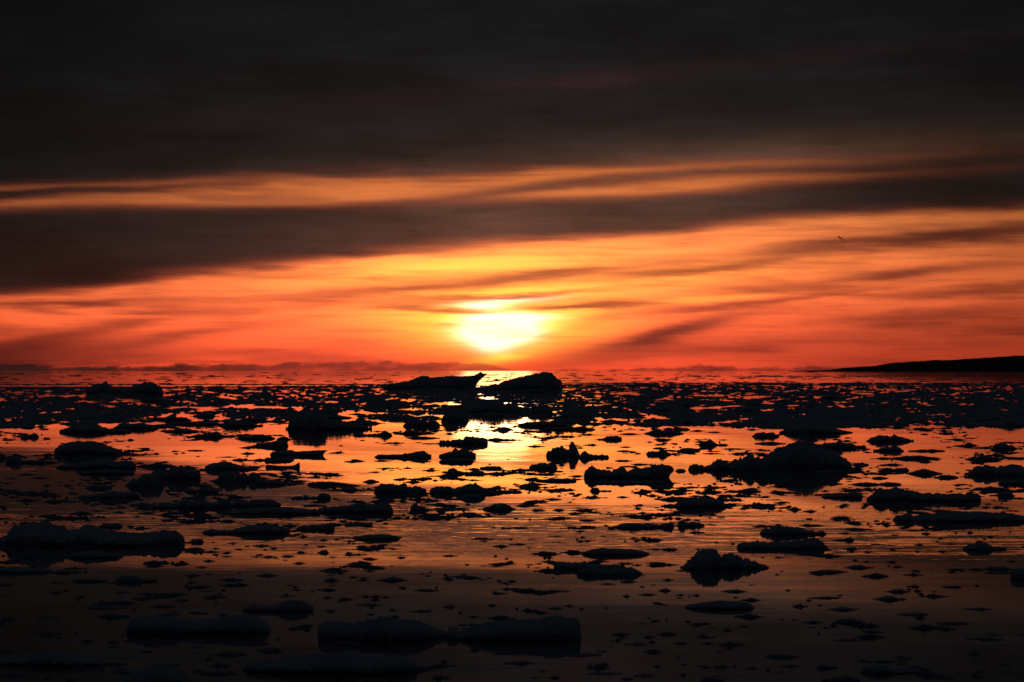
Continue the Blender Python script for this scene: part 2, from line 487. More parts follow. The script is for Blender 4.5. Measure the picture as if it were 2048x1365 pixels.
# ---- traced blocks: name, category, handle, label, waterline row, crest points, options
G1 = 'long low floes drifting on the calm water'
BIG = [
 ('iceberg', 'iceberg', 'iceberg with the pointed tip', 'long dark iceberg on the horizon with a raised pointed tip at its right end', 778,
  [(764,779),(767,774),(779,767),(800,765),(815,763),(830,757),(843,752),(855,752),(860,755.5),(878,754),(896,753),(929,752.5),(949,751),(957,746.5),(961,743.6),(968,747),(975,748.5),(960,758),(952,763),(951,774)], dict(base=(764,951), depth=.3, step=1.6, rough=.15)),
 ('iceberg', 'iceberg', 'wedge iceberg', 'wedge shaped iceberg rising to the right, directly below the setting sun', 780,
  [(952,775.5),(975,772),(992,768),(1008,763),(1028,757),(1035,754.5),(1058,751),(1071,747),(1091,744),(1104,746),(1109,751),(1116,758),(1121,757),(1124,763),(1125,776)], dict(depth=.35, step=1.6, rough=.2)),
 ('iceberg', 'iceberg', 'bluish far-left iceberg', 'bluish double-lumped iceberg near the horizon at the far left', 788,
  [(173,786),(175,783),(183,772),(193,768),(203,767),(213,762),(215,768),(225,773),(254,774.6),(269,769.5),(282,768),(289,765),(305,765),(316,769),(324,777),(327,785)], dict(depth=.4, step=1.6, rough=.6)),
 ('ice_floe', 'ice floe', 'snowy mound with a long right shelf', 'broad pale mound of ice with a long low shelf running to its right', 859,
  [(572,852),(576,847),(586,834),(600,826.7),(617,823),(637,824.4),(652,829),(660,838),(672,842),(688,844.4),(708,843),(721,844.4),(728,850),(744,854)], dict(depth=.5)),
 ('ice_floe', 'ice floe', 'broad floe under the wedge iceberg', 'broad dark floe lying in the sun glitter just below the wedge iceberg', 827,
  [(918,825),(930,814),(945,809),(965,806),(990,804),(1015,807),(1035,809),(1052,822)], dict(depth=.5)),
 ('ice_floe', 'ice floe', 'spire in the ice field', 'narrow upright spire of ice sticking up right of the sun glitter', 853,
  [(1098,848),(1106,843),(1111,838),(1116,831),(1121,836),(1129,839),(1134,848)], dict(depth=.7)),
 ('ice_floe', 'ice floe', 'helmet-shaped floe', 'smooth helmet shaped floe with a thin tail pointing right, on the left side', 908,
  [(109,904),(112,897),(122,890),(140,884),(162,882),(188,883),(211,889),(216,892.5),(241,901),(250,904),(262,905.5),(269,908)], dict(depth=.55, rough=.5)),
 ('ice_floe', 'ice floe', 'tapering slab at the left edge', 'flat slab with a square knob near the left edge, tapering to the right', 926,
  [(11,920),(13,916),(27,913.5),(41,913.5),(43,921),(60,920.5),(84,919.5),(101,922),(119,925)], dict()),
 ('ice_floe', 'ice floe', None, 'small square block cut off by the left edge, beside the tapering slab', 917,
  [(-16,909),(-10,906),(4,906.5),(9,908),(10,915)], dict(depth=.8)),
 ('ice_floe', 'ice floe', 'dark raft above the helmet floe', 'wide flat topped raft directly beyond the helmet shaped floe', 865,
  [(119,861),(128,857),(152,852),(170,851.5),(188,852),(205,855),(218,858),(240,858),(262,861)], dict(depth=.5)),
 ('ice_floe', 'ice floe', 'lumpy raft with a peaked left end', 'lumpy raft with a peaked left end touching the wide flat topped raft', 858,
  [(226,856),(236,849.5),(249,845.7),(262,848),(279,847),(305,850),(316,856),(321,858)], dict(depth=.4)),
 ('ice_floe', 'ice floe', 'shuttle-shaped floe', 'low shuttle shaped floe with a thin tip right of the lumpy raft', 864,
  [(320,864),(340,859.7),(361,856.6),(378,858.5),(396,861.5),(401,863)], dict()),
 ('ice_floe', 'ice floe', 'bar floe with a centre knob', 'long bar of ice with a single square knob at its middle', 874,
  [(366,873),(380,872.5),(388,871),(396,868.5),(424,868.5),(429,863.5),(437,863.5),(442,869),(470,872)], dict(depth=.3)),
 ('ice_floe', 'ice floe', None, 'low domed floe continuing the knobbed bar to the right', 878,
  [(470,877),(490,871),(510,869),(530,870),(545,874),(551,877)], dict()),
 ('ice_floe', 'ice floe', 'ragged raft left of the snowy mound', 'ragged low raft just left of the broad pale mound', 853,
  [(432,852),(446,848),(452,842),(475,841),(500,843),(510,848),(526,852)], dict(rough=1.4)),
 ('ice_floe', 'ice floe', None, 'small twin-humped chunk beyond the tapering slab at the left', 875,
  [(41,873),(43,868),(52,867),(58,871),(66,867),(73,867),(78,872)], dict(depth=.6)),
 ('ice_floe', 'ice floe', 'broken raft in front of the helmet floe', 'broad broken raft of ice blocks just in front of the helmet shaped floe', 936,
  [(113,935),(125,932),(142,928.7),(173,923.6),(190,922),(208,918.6),(221,921.5),(240,922.5),(254,923.6),(266,925),(272,932)], dict(rough=1.5, depth=.55)),
 ('ice_floe', 'ice floe', None, 'dark lower shelf of broken ice beneath the broad broken raft', 948,
  [(155,946),(165,942),(190,941),(215,940),(235,939),(262,941),(270,946)], dict(rough=1.4)),
 ('ice_floe', 'ice floe', 'blocky hummock', 'blocky hummock with a low foot pointing right, in the crowded left middle', 972,
  [(250,971),(258,964),(264,960),(274,954),(288,950.5),(300,949),(320,951.6),(325,962),(327,970)], dict(depth=.6, rough=1.2)),
 ('ice_floe', 'ice floe', 'wide hummock left of the dome floe', 'wide rough hummock standing between the blocky hummock and the smooth dome', 957,
  [(300,952),(306,944),(318,941),(335,939),(345,935),(362,933),(375,934),(385,939),(400,944),(402,952)], dict(depth=.6, rough=1.2)),
 ('ice_floe', 'ice floe', None, 'row of loose small blocks behind the wide rough hummock', 933,
  [(274,932),(285,929),(300,929),(318,923.5),(326,927),(333,929),(348,931)], dict(rough=1.6)),
 ('ice_floe', 'ice floe', 'smooth dome floe', 'smooth rounded dome of ice trailing a thin flat tail to the right', 939,
  [(409,936),(412,932),(419,928),(432,924.5),(452,923),(470,926.5),(483,932),(498,934.5),(515,937)], dict(rough=.5, depth=.5)),
 ('ice_floe', 'ice floe', 'jagged mass below the dome', 'jagged mass of ice just below the smooth rounded dome', 963,
  [(418,962),(428,958),(435,957),(442,949),(452,943),(465,940),(480,947),(495,949),(508,947),(520,952),(524,960)], dict(rough=1.5, depth=.6)),
 ('ice_floe', 'ice floe', None, 'low lumpy floe with a sloping right end, right of the jagged mass', 969,
  [(510,964),(520,960),(530,958.5),(545,960.5),(558,962),(575,965),(594,966),(601,969),(609,974)], dict(rough=1.2)),
 ('ice_floe', 'ice floe', 'slipper-shaped floe', 'slipper shaped floe with a small head at its left end', 984,
  [(369,983),(378,978),(396,979.5),(404,976),(412,974),(427,977),(432,981),(438,982)], dict()),
 ('ice_floe', 'ice floe', 'flat block with a thin left lip', 'flat thick block with a thin lip on its left, left middle', 995,
  [(160,991),(172,990),(188,989.5),(203,987),(212,985),(226,983),(240,985),(254,984.6),(270,985),(279,988),(280,994)], dict(base=(165,280))),
 ('ice_floe', 'ice floe', None, 'small rough raft beyond the flat thick block', 977,
  [(168,977),(180,972),(190,969),(210,970),(224,973)], dict(rough=1.5)),
 ('ice_floe', 'ice floe', 'long floe with two knobs', 'long low floe carrying two upright knobs of ice along its back', 1015,
  [(288,1014),(292,1011),(297,1009),(320,1006),(335,1006),(360,1006),(367,997),(371,993.5),(376,1000),(383,1003),(396,1000.5),(406,999.5),(419,1004.5),(432,1005),(440,1000),(447,997),(457,999),(461,1004),(465,1012)], dict(depth=.35)),
 ('ice_floe', 'ice floe', None, 'dark rounded floe adjoining the right end of the two-knobbed floe', 1012,
  [(460,1008),(470,1003),(490,1001),(520,998.5),(545,1000),(556,1006),(562,1010)], dict()),
 ('ice_floe', 'ice floe', 'flat pointed floe in front of the two-knobbed one', 'flat floe pointed at both ends, in front of the two-knobbed floe', 1027,
  [(433,1028),(450,1024),(470,1020),(510,1016),(550,1014),(575,1015),(600,1018),(620,1020),(640,1020.5)], dict(depth=.35)),
 ('ice_floe', 'ice floe', 'whale-shaped floe', 'thick whale shaped floe with a rounded back, left of the sun reflection', 1024,
  [(636,1022),(642,1016),(667,1013.5),(690,1012),(711,1010),(726,1005),(744,1008.5),(760,1007),(772,1005.5),(783,1012),(787,1020)], dict(depth=.45, rough=.6)),
 ('ice_floe', 'ice floe', 'spoon-shaped floe', 'spoon shaped floe, thin on the left and bulging on the right', 997,
  [(581,996),(594,993),(615,993.5),(632,993),(639,988),(650,986),(660,990),(662,996)], dict(depth=.4)),
 ('ice_floe', 'ice floe', 'sausage-shaped raft', 'sausage shaped raft with a bumpy top above the spoon shaped floe', 970,
  [(614,970),(618,966),(624,965),(642,963.5),(662,964),(680,965),(694,966.5),(698,971)], dict(rough=1.2)),
 ('ice_floe', 'ice floe', None, 'thin floe with a lump at its right end under the sausage shaped raft', 981,
  [(638,981),(660,979.5),(685,978.5),(695,975),(706,974.5),(717,979)], dict()),
 ('ice_floe', 'ice floe', 'fish-backed slab', 'flat slab with a fish-back hump at its right, right of the snowy mound', 872,
  [(700,872),(711,868.5),(740,868),(761,866.5),(769,861.5),(780,865.5),(785,871)], dict(depth=.35)),
 ('ice_floe', 'ice floe', None, 'spiky low floe directly right of the fish-backed slab', 868,
  [(788,867),(805,864.5),(812,860),(825,860),(840,864),(870,866.5)], dict(rough=1.4)),
 ('ice_floe', 'ice floe', None, 'thin lens of ice tapering right, below the spiky low floe', 877,
  [(816,876),(830,873),(855,874),(880,876)], dict()),
 ('ice_floe', 'ice floe', 'slug-shaped floe', 'smooth slug shaped floe raised at its right end, left of the reflection', 915,
  [(749,914),(757,909.5),(780,909.5),(805,909),(812,906),(822,906.5),(835,903.5),(848,901.5),(855,907),(863,909.5)], dict(depth=.35, rough=.6)),
 ('ice_floe', 'ice floe', 'jagged raft at the sun column', 'wide jagged raft stepping down to the left beside the golden reflection', 888,
  [(845,892),(860,890),(875,888),(881,880),(903,878.5),(926,879.5),(933,873),(947,874.5),(965,876),(975,879),(976,886)], dict(rough=1.5, depth=.5)),
 ('ice_floe', 'ice floe', None, 'thin flat strip of ice crossing the golden reflection', 881,
  [(975,879),(990,876),(1008,878),(1046,880)], dict()),
 ('ice_floe', 'ice floe', 'ragged heap in the golden reflection', 'ragged double-peaked heap below the wide jagged raft', 914,
  [(878,911),(890,906),(904,905),(908,899),(911,895.5),(919,901),(926,895),(936,902),(945,903),(952,907)], dict(rough=1.3, depth=.5)),
 ('ice_floe', 'ice floe', None, 'low dark lump with ragged foot under the double-peaked heap', 925,
  [(878,923),(884,919),(900,918),(925,917),(942,919),(947,924)], dict(rough=1.4)),
 ('ice_floe', 'ice floe', 'bone-shaped floe', 'bone shaped floe with a knob at each end, in the golden reflection', 948,
  [(882,945.5),(895,943),(898,937.5),(906,935.5),(914,941),(928,944),(941,944),(954,941.5),(967,943.5),(970,948)], dict(base=(894,970), depth=.4)),
 ('ice_floe', 'ice floe', None, 'anchor shaped chip right of the bone shaped floe', 938,
  [(960,935),(975,932.5),(1000,933),(1004,936),(1007,938)], dict()),
 ('ice_floe', 'ice floe', 'broad raft left of the twin-peaked floe', 'broad dark raft with a toothed upper edge, left of the twin-peaked floe', 984,
  [(748,979),(755,974),(764,967),(781,968),(790,970.6),(803,968),(812,967),(816,974),(835,973),(845,976),(853,980)], dict(rough=1.2, depth=.5)),
 ('ice_floe', 'ice floe', 'twin-peaked floe', 'twin-peaked floe, flat on the left and triangular on the right, under the reflection', 986,
  [(859,982),(862,976),(870,973.5),(903,973),(911,977),(929,970.6),(940,967),(947,966.5),(964,974),(980,980),(992,984)], dict(depth=.45, rough=.5)),
 ('ice_floe', 'ice floe', None, 'thick lump floating in front of the triangular peak of the twin-peaked floe', 998,
  [(921,996),(928,990),(945,988),(960,990),(970,996)], dict(depth=.5)),
 ('ice_floe', 'ice floe', None, 'thin strip of ice with a bump trailing right from the twin-peaked floe', 985,
  [(992,984),(1002,979.5),(1012,981),(1042,981.5)], dict()),
 ('ice_floe', 'ice floe', 'cap-shaped floe', 'cap shaped floe sloping left, just right of the lower golden reflection', 1019,
  [(955,1020),(967,1016),(982,1011.5),(990,1007.5),(1010,1007.5),(1018,1009),(1023,1015),(1031,1017)], dict()),
 ('ice_floe', 'ice floe', 'ragged cluster right of the whale', 'ragged cluster of small blocks right of the whale shaped floe', 1021,
  [(820,1018),(823,1010),(835,1009),(842,1013),(852,1016),(862,1020)], dict(rough=1.8, depth=.6)),
 ('ice_floe', 'ice floe', 'domed floe before the snowy mound', 'domed floe with a notch beside it, in front of the snowy mound', 880,
  [(553,880),(556,876.5),(568,872.5),(576,876),(584,880)], dict(depth=.6)),
 ('ice_floe', 'ice floe', 'stepped block under the snowy mound', 'stepped block rising to the right in front of the broad pale mound', 893,
  [(508,892),(515,887),(538,885),(552,882),(562,880),(574,881),(577,892)], dict(depth=.4)),
 ('ice_floe', 'ice floe', 'tray-shaped slab', 'tray shaped slab with an overhanging right lip, left of centre', 911,
  [(540,909),(544,904),(573,901),(594,903),(620,901.5),(645,900.5),(657,901),(649,904),(647,910)], dict(base=(540,647), depth=.35, rough=.4)),
 ('ice_floe', 'ice floe', None, 'ragged ledge tucked under the left half of the tray shaped slab', 922,
  [(528,921),(532,916),(560,915),(575,916),(588,920)], dict(rough=1.4)),
 ('ice_floe', 'ice floe', 'boat-shaped floe', 'boat shaped floe with a sharp raised prow at its right end', 936,
  [(531,935),(533,929.5),(548,931),(565,932.5),(583,932),(591,929.5),(599,924),(600,933)], dict(depth=.35, rough=.4)),
 ('ice_floe', 'ice floe', 'long lens below the spire', 'long smooth lens of ice right of the golden reflection, below the spire', 860,
  [(1079,859),(1096,855),(1120,854.5),(1150,854.5),(1163,852),(1167,850.5),(1174,854),(1191,859)], dict(depth=.35)),
 ('ice_floe', 'ice floe', 'sail-topped floe', 'rounded floe with a sharp leaning sail of ice on its right shoulder', 913,
  [(1092,911),(1096,903),(1106,895.5),(1125,893.5),(1132,899),(1138,895.5),(1141,890),(1143.5,884),(1146,886),(1152,896),(1158,906),(1160,911)], dict(depth=.4, rough=.6)),
 ('ice_floe', 'ice floe', None, 'triangular chunk with a flat tail adjoining the sail-topped floe', 916,
  [(1153,914),(1160,909),(1165,904),(1171,902),(1180,909),(1195,910.5),(1216,911),(1218,915)], dict(depth=.35)),
 ('ice_floe', 'ice floe', 'rough block right of the column', 'rough rounded block at the right edge of the golden reflection', 937,
  [(1058,936),(1062,930),(1083,926.5),(1104,925),(1112,928),(1115,936)], dict(depth=.5)),
 ('ice_floe', 'ice floe', 'rail-shaped slab', 'straight rail shaped slab below the rough rounded block', 963,
  [(1071,961),(1096,958),(1129,957),(1152,959),(1153,962)], dict(depth=.3, rough=.6)),
 ('ice_floe', 'ice floe', None, 'small floe with a thin upright spike at the left foot of the rail slab', 975,
  [(1040,974),(1050,968.5),(1057,967),(1059,961.5),(1062,968),(1085,973)], dict(depth=.4)),
 ('ice_floe', 'ice floe', 'broad toothed raft', 'broad toothed raft with a raised block on its right, right of the reflection', 955,
  [(1167,951),(1170,943),(1176,936.5),(1183,934.5),(1208,939),(1223,942),(1227,936),(1232,940),(1240,934),(1250,937),(1255,942),(1267,938),(1289,940),(1300,936),(1308,930),(1325,928),(1345,934),(1349,941),(1340,950)], dict(base=(1168,1338), depth=.5)),
 ('ice_floe', 'ice floe', None, 'curved dark foot of ice under the broad toothed raft', 967,
  [(1188,963),(1215,962),(1250,962),(1290,962),(1320,961),(1338,964)], dict(depth=.35)),
 ('ice_floe', 'ice floe', None, 'loose rough block joined by a string of chips right of the toothed raft', 943,
  [(1350,942),(1356,938),(1368,938),(1373,943)], dict(depth=.7)),
 ('ice_floe', 'ice floe', None, 'thin floe just beyond the raised right end of the toothed raft', 930,
  [(1262,930),(1272,927.5),(1290,928),(1302,930)], dict()),
 ('ice_floe', 'ice floe', 'finned small floe', 'compact floe with small fins on top, alone above the toothed raft', 910,
  [(1292,909),(1297,903),(1318,902.5),(1324,898),(1333,903),(1343,909)], dict(depth=.5)),
 ('ice_floe', 'ice floe', None, 'compact flat block right of the finned small floe', 902,
  [(1358,901),(1361,898),(1376,896),(1395,898),(1401,901)], dict(depth=.5)),
 ('ice_floe', 'ice floe', 'pan-shaped floe', 'pan shaped floe, knobby on the left with a thin handle to the right', 891,
  [(1397,890),(1402,884),(1413,882.5),(1420,878.5),(1428,884),(1437,888.5),(1453,887.5),(1457,890)], dict(depth=.4)),
 ('ice_floe', 'ice floe', 'low hill floe', 'low hill shaped floe with long thin ends below the far ice field', 868,
  [(1286,867.5),(1300,863),(1315,858.5),(1330,861.5),(1337,857.5),(1347,861.5),(1368,867)], dict(depth=.35)),
 ('ice_floe', 'ice floe', None, 'knobbed block just behind the right end of the low hill floe', 860,
  [(1347,858),(1350,850),(1357,854),(1370,855),(1380,859)], dict(depth=.5)),
 ('ice_floe', 'ice floe', 'arched little floe', 'little floe rising to an arch at its right end, above the sail-topped floe', 880,
  [(1190,879.5),(1208,877),(1213,873),(1230,871.5),(1243,874.5),(1244,879)], dict(depth=.35)),
 ('ice_floe', 'ice floe', 'big pale mound on the right', 'big pale rounded mound of ice, highest on the right side of the water', 936,
  [(1524,922),(1528,912),(1543,901),(1553,895.5),(1568,893.5),(1579,887),(1594,881.5),(1612,880),(1630,886),(1655,898.5),(1675,908),(1690,918),(1702,928)], dict(depth=.6, rough=.5)),
 ('ice_floe', 'ice floe', 'ridge left of the big pale mound', 'long serrated ridge of ice running left from the big pale mound', 940,
  [(1376,937),(1379,932),(1388,930.5),(1413,928.5),(1431,925.5),(1437,921.5),(1460,921),(1485,921),(1493,913.5),(1500,905.5),(1508,917.5),(1518,914),(1530,917),(1540,926)], dict(rough=1.3, depth=.4)),
 ('ice_floe', 'ice floe', None, 'low pointed shelf at the right foot of the big pale mound', 946,
  [(1628,944),(1650,941),(1680,940),(1690,943),(1702,946)], dict()),
 ('ice_floe', 'ice floe', 'hump-backed floe', 'large hump-backed floe with a fish-tail on its left, right of centre', 1013,
  [(1321,1012),(1330,1009),(1338,1008),(1350,1009),(1357,1002),(1364,996),(1380,995),(1401,994.5),(1424,994.5),(1437,999.5),(1452,1008),(1461,1013)], dict(depth=.5, rough=.4)),
 ('ice_floe', 'ice floe', None, 'small rough floe above the fish-tail of the hump-backed floe', 1000,
  [(1315,1000),(1328,996),(1345,994),(1362,998)], dict()),
 ('ice_floe', 'ice floe', None, 'small dark wedge standing beyond the hump-backed floe', 987,
  [(1329,986),(1331,981),(1340,982),(1356,986)], dict(depth=.6)),
 ('ice_floe', 'ice floe', 'square-knobbed floe', 'small floe with a square knob on its left, below the toothed raft', 983,
  [(1179,983),(1184,976.5),(1196,976),(1200,981),(1218,980),(1223,982)], dict()),
 ('ice_floe', 'ice floe', None, 'sharp low floe with a tiny top notch between hump-backed floe and ridge', 984,
  [(1464,983),(1485,979),(1500,976),(1505,979),(1523,983)], dict()),
 ('ice_floe', 'ice floe', 'upper mound on the right', 'broad gentle mound just beyond the big pale mound on the right', 866,
  [(1558,865),(1573,857),(1589,849.5),(1604,846.5),(1630,849.5),(1650,851.5),(1670,857),(1692,862),(1706,865)], dict(depth=.5, rough=.5)),
 ('ice_floe', 'ice floe', None, 'rounded floe touching the left end of the broad gentle mound', 874,
  [(1503,873),(1510,867),(1525,864.5),(1545,865),(1558,871)], dict()),
 ('ice_floe', 'ice floe', None, 'flat dark strip between the broad gentle mound and the ridge', 888,
  [(1508,887),(1525,884.5),(1545,884),(1572,887)], dict()),
 ('ice_floe', 'ice floe', 'knobbed raft right of the big mound', 'dark raft with one small round knob behind the big pale mound', 896,
  [(1630,889),(1650,887),(1672,886),(1676,880),(1683,880),(1686,886),(1705,887),(1712,891),(1720,892),(1730,891),(1732,895)], dict(rough=1.1)),
 ('ice_floe', 'ice floe', 'fan-shaped floe', 'fan shaped rough floe with a curled spike on top, far right middle', 883,
  [(1732,882),(1741,875),(1762,871.5),(1782,873),(1788,868),(1792,870),(1798,874),(1812,875),(1828,881.5)], dict(rough=1.2)),
 ('ice_floe', 'ice floe', None, 'rounded floe directly in front of the fan shaped floe', 903,
  [(1746,900),(1765,896),(1785,893),(1798,895),(1808,902)], dict()),
 ('ice_floe', 'ice floe', None, 'low scaly floe right of the rounded one before the fan shaped floe', 903,
  [(1815,902),(1840,899.5),(1870,899),(1891,902)], dict(rough=1.4)),
 ('ice_floe', 'ice floe', 'long low bar before the fan floe', 'long low wavy bar of ice below the fan shaped floe', 918,
  [(1740,919),(1765,915),(1785,916.5),(1810,912.5),(1835,911),(1865,914),(1884,917)], dict(depth=.3)),
 ('ice_floe', 'ice floe', None, 'small peaked chip right of the big pale mound', 931,
  [(1700,931),(1712,927),(1724,924.5),(1738,930)], dict()),
 ('ice_floe', 'ice floe', None, 'rough bar with a raised left peak above the low dome on the right', 942,
  [(1755,941.5),(1768,937.5),(1774,935.5),(1785,938),(1812,935.5),(1818,941)], dict(rough=1.3)),
 ('ice_floe', 'ice floe', 'low dome on the right', 'low pointed dome of ice right of the big pale mound', 948,
  [(1810,948),(1830,942),(1848,938),(1866,942),(1886,948)], dict(depth=.5)),
 ('ice_floe', 'ice floe', None, 'dark rough raft touching the right foot of the low pointed dome', 956,
  [(1862,956),(1880,951),(1900,949),(1917,955)], dict(rough=1.3)),
 ('ice_floe', 'ice floe', 'flat raft above the long humped floe', 'flat raft with wavy top just beyond the long double-humped floe', 970,
  [(1697,971),(1710,967),(1733,964.5),(1760,967.5),(1775,964.5),(1802,967.5)], dict()),
 ('ice_floe', 'ice floe', 'wedge left of the long humped floe', 'flat wedge with a square right end, left of the long double-humped floe', 995,
  [(1643,993),(1665,988.5),(1690,986.5),(1706,985),(1722,985),(1725,993)], dict()),
 ('ice_floe', 'ice floe', 'long double-humped floe', 'long thick floe with two humps at its left end, right side', 1001,
  [(1733,996),(1744,990),(1754,979.5),(1761,976.5),(1774,984),(1778,984),(1782,977),(1790,974.5),(1800,977),(1828,983),(1845,988.5),(1871,984.5),(1896,987.5),(1920,987),(1944,986),(1957,988),(1961,998)], dict(depth=.35, rough=.6)),
 ('ice_floe', 'ice floe', 'thick mass at the right edge', 'thick dark mass of ice running out of the right edge', 950,
  [(1930,947),(1944,938),(1960,932),(1975,931),(2010,932.5),(2048,935),(2085,938),(2100,946)], dict(depth=.5)),
 ('ice_floe', 'ice floe', None, 'low dark block in front of the thick mass at the right edge', 968,
  [(1994,968),(2000,962),(2030,960),(2060,961),(2075,967)], dict()),
 ('ice_floe', 'ice floe', 'floe with a chimney', 'flat floe with a narrow chimney of ice, near the right edge', 919,
  [(1929,920),(1945,914),(1957,912),(1963,906.5),(1970,911.5),(2000,916),(2006,918)], dict()),
 ('ice_floe', 'ice floe', 'crown-shaped floe', 'crown shaped ragged floe near the right edge, above the chimney floe', 898,
  [(1972,901),(1985,896),(1990,887),(2003,886.5),(2010,886),(2022,890),(2035,897.5),(2046,899.5)], dict(rough=1.3)),
 ('ice_floe', 'ice floe', None, 'round knob of ice between the long double-humped floe and the right edge', 993,
  [(1995,992),(1997,985),(2010,983),(2020,985),(2028,991)], dict(depth=.8)),
 ('ice_floe', 'ice floe', 'long beaded floe at the right edge', 'long floe with two rounded beads at its left end, cut by the right edge', 1041,
  [(1785,1040),(1792,1032),(1806,1029),(1815,1026.5),(1828,1032.5),(1842,1031.5),(1849,1026),(1858,1031.5),(1878,1027),(1904,1022),(1934,1024),(1972,1024),(1998,1028),(2023,1027),(2048,1033),(2085,1038)], dict(depth=.35, rough=.7)),
 ('ice_floe', 'ice floe', 'brush-shaped floe', 'brush shaped floe with a round knob near its left, lower right', 1068,
  [(1519,1067),(1523,1061),(1532,1058.5),(1545,1057),(1549,1051),(1556,1048.5),(1563,1055),(1590,1053.5),(1600,1057),(1625,1060.5),(1648,1064),(1652,1068)], dict(rough=1.1)),
 ('ice_floe', 'ice floe', 'arrowhead floe', 'long floe swelling to an arrowhead at its right end, lower right', 1096,
  [(1473,1092),(1479,1086.5),(1505,1085),(1530,1084.5),(1555,1084.5),(1590,1082),(1615,1077),(1632,1076),(1643,1083),(1656,1095)], dict(rough=.5, depth=.35)),
 ('ice_floe', 'ice floe', 'turtle-shaped floe', 'turtle shaped floe with two short tails, alone at the lower right', 1099,
  [(1925,1098),(1928,1093),(1945,1088),(1960,1086),(1975,1088.5),(1986,1093.5),(2004,1095),(2012,1096)], dict(depth=.5)),
 ('ice_floe', 'ice floe', None, 'small slim floe rising to the right, below the brush shaped floe', 1081,
  [(1664,1080),(1685,1078.5),(1695,1076),(1705,1076),(1708,1080)], dict()),
 ('ice_floe', 'ice floe', 'dark block on the lower right edge', 'dark square shouldered block on the lower right edge', 1156,
  [(2019,1155),(2023,1142),(2032,1137),(2060,1136),(2080,1140),(2086,1155)], dict(depth=.7)),
 ('ice_floe', 'ice floe', 'lens floe right of centre', 'smooth dark lens shaped floe right of centre, left of the pale-headed floe', 1109,
  [(1161,1108),(1168,1104),(1185,1099),(1205,1096),(1225,1098),(1260,1098.5),(1285,1102),(1298,1106)], dict(rough=.3, depth=.5)),
 ('ice_floe', 'ice floe', 'long double floe, back', 'square ended back half of a crossed pair of long floes', 1137,
  [(1107,1136),(1108,1127),(1115,1123.5),(1160,1125.5),(1169,1122.5),(1175,1127.5),(1195,1129.5),(1240,1130.5),(1245,1126.5),(1251,1134)], dict(depth=.35, rough=.7)),
 ('ice_floe', 'ice floe', 'long double floe, front', 'wedge ended front half of a crossed pair of long floes', 1149,
  [(1153,1148),(1155,1140),(1170,1134),(1215,1137),(1250,1137),(1262,1134),(1275,1141),(1285,1146)], dict(depth=.4, rough=.5)),
 ('ice_floe', 'ice floe', 'pale-headed floe', 'pale bluish floe with a big square head and long sloping tail', 1136,
  [(1360,1133),(1372,1128),(1380,1124),(1383,1114),(1396,1104),(1408,1099),(1431,1097),(1437,1106.5),(1443,1113.5),(1445,1108),(1469,1107.5),(1468,1113),(1482,1116),(1500,1118.5),(1515,1125),(1530,1129),(1538,1133)], dict(depth=.5, rough=.6)),
 ('ice_floe', 'ice floe', 'long slim floe above the lens', 'long slim rounded floe above the smooth dark lens', 1055,
  [(1217,1055),(1230,1052),(1245,1047),(1270,1046),(1300,1048),(1320,1050),(1330,1046.5),(1343,1046),(1348,1051)], dict(rough=.5, depth=.3)),
 ('ice_floe', 'ice floe', None, 'floe carrying a square knob, joined to the long slim rounded floe', 1052,
  [(1345,1051),(1355,1047),(1356,1040.5),(1368,1040.5),(1370,1046),(1385,1044),(1400,1046.5),(1409,1050)], dict(depth=.35)),
 ('ice_floe', 'ice floe', 'fish-shaped floe', 'long fish shaped floe with a pointed right end, lower left middle', 1066,
  [(404,1066),(410,1062),(423,1057.5),(432,1060.5),(460,1059),(475,1056),(500,1051),(535,1048.5),(560,1053),(580,1059)], dict(depth=.4, rough=.6)),
 ('ice_floe', 'ice floe', 'step-ended floe', 'floe ending in a square step on the right, beside the fish shaped floe', 1059,
  [(592,1057),(605,1050.5),(630,1050.5),(645,1049.5),(668,1047),(670,1058)], dict(rough=1.1)),
 ('ice_floe', 'ice floe', None, 'short block with flat ends below the whale shaped floe', 1051,
  [(687,1051),(692,1047.5),(720,1048),(735,1046),(745,1045),(745,1051)], dict()),
 ('ice_floe', 'ice floe', 'lens floe left of centre', 'smooth dark lens shaped floe left of centre, alone below the whale shaped floe', 1078,
  [(703,1077),(715,1073),(735,1069.5),(765,1068.5),(780,1069),(795,1072),(800,1077)], dict(rough=.3, depth=.4)),
 ('ice_floe', 'ice floe', 'great long floe on the left', 'great long bluish floe with a tall lumpy left end, at the left edge', 1088,
  [(-2,1083),(4,1073.5),(18,1071),(23,1058),(33,1048),(45,1046),(58,1045.5),(66,1041.5),(76,1045),(94,1043.5),(105,1049),(112,1054),(126,1053),(124,1059),(157,1059.5),(168,1051.5),(180,1047),(195,1052),(203,1059),(228,1061.5),(267,1065.5),(305,1063),(333,1059),(345,1060),(356,1062),(366,1070),(370,1079)], dict(depth=.35, rough=.5)),
 ('ice_floe', 'ice floe', None, 'flat dark floe just beyond the right half of the great long floe', 1054,
  [(195,1053),(205,1048.5),(225,1046.5),(240,1047),(246,1052)], dict()),
 ('ice_floe', 'ice floe', 'fin-ended floe under the great long one', 'dark floe ending in a fin on the right, under the great long floe', 1115,
  [(133,1113),(150,1106),(180,1103),(215,1105),(235,1108),(246,1112)], dict(depth=.5)),
 ('ice_floe', 'ice floe', 'dark bar on the lower left edge', 'dark tapering bar running in from the lower left edge', 1144,
  [(-30,1133),(0,1133),(30,1133.5),(60,1137),(85,1136),(104,1142)], dict(depth=.4)),
 ('ice_floe', 'ice floe', None, 'small flat floe with a knob at its left, beyond the great long floe', 1037,
  [(133,1036),(137,1030),(145,1032.5),(165,1033),(176,1032),(177,1037)], dict()),
 ('ice_floe', 'ice floe', None, 'small cube-like block in the gap right of the great long floe', 1085,
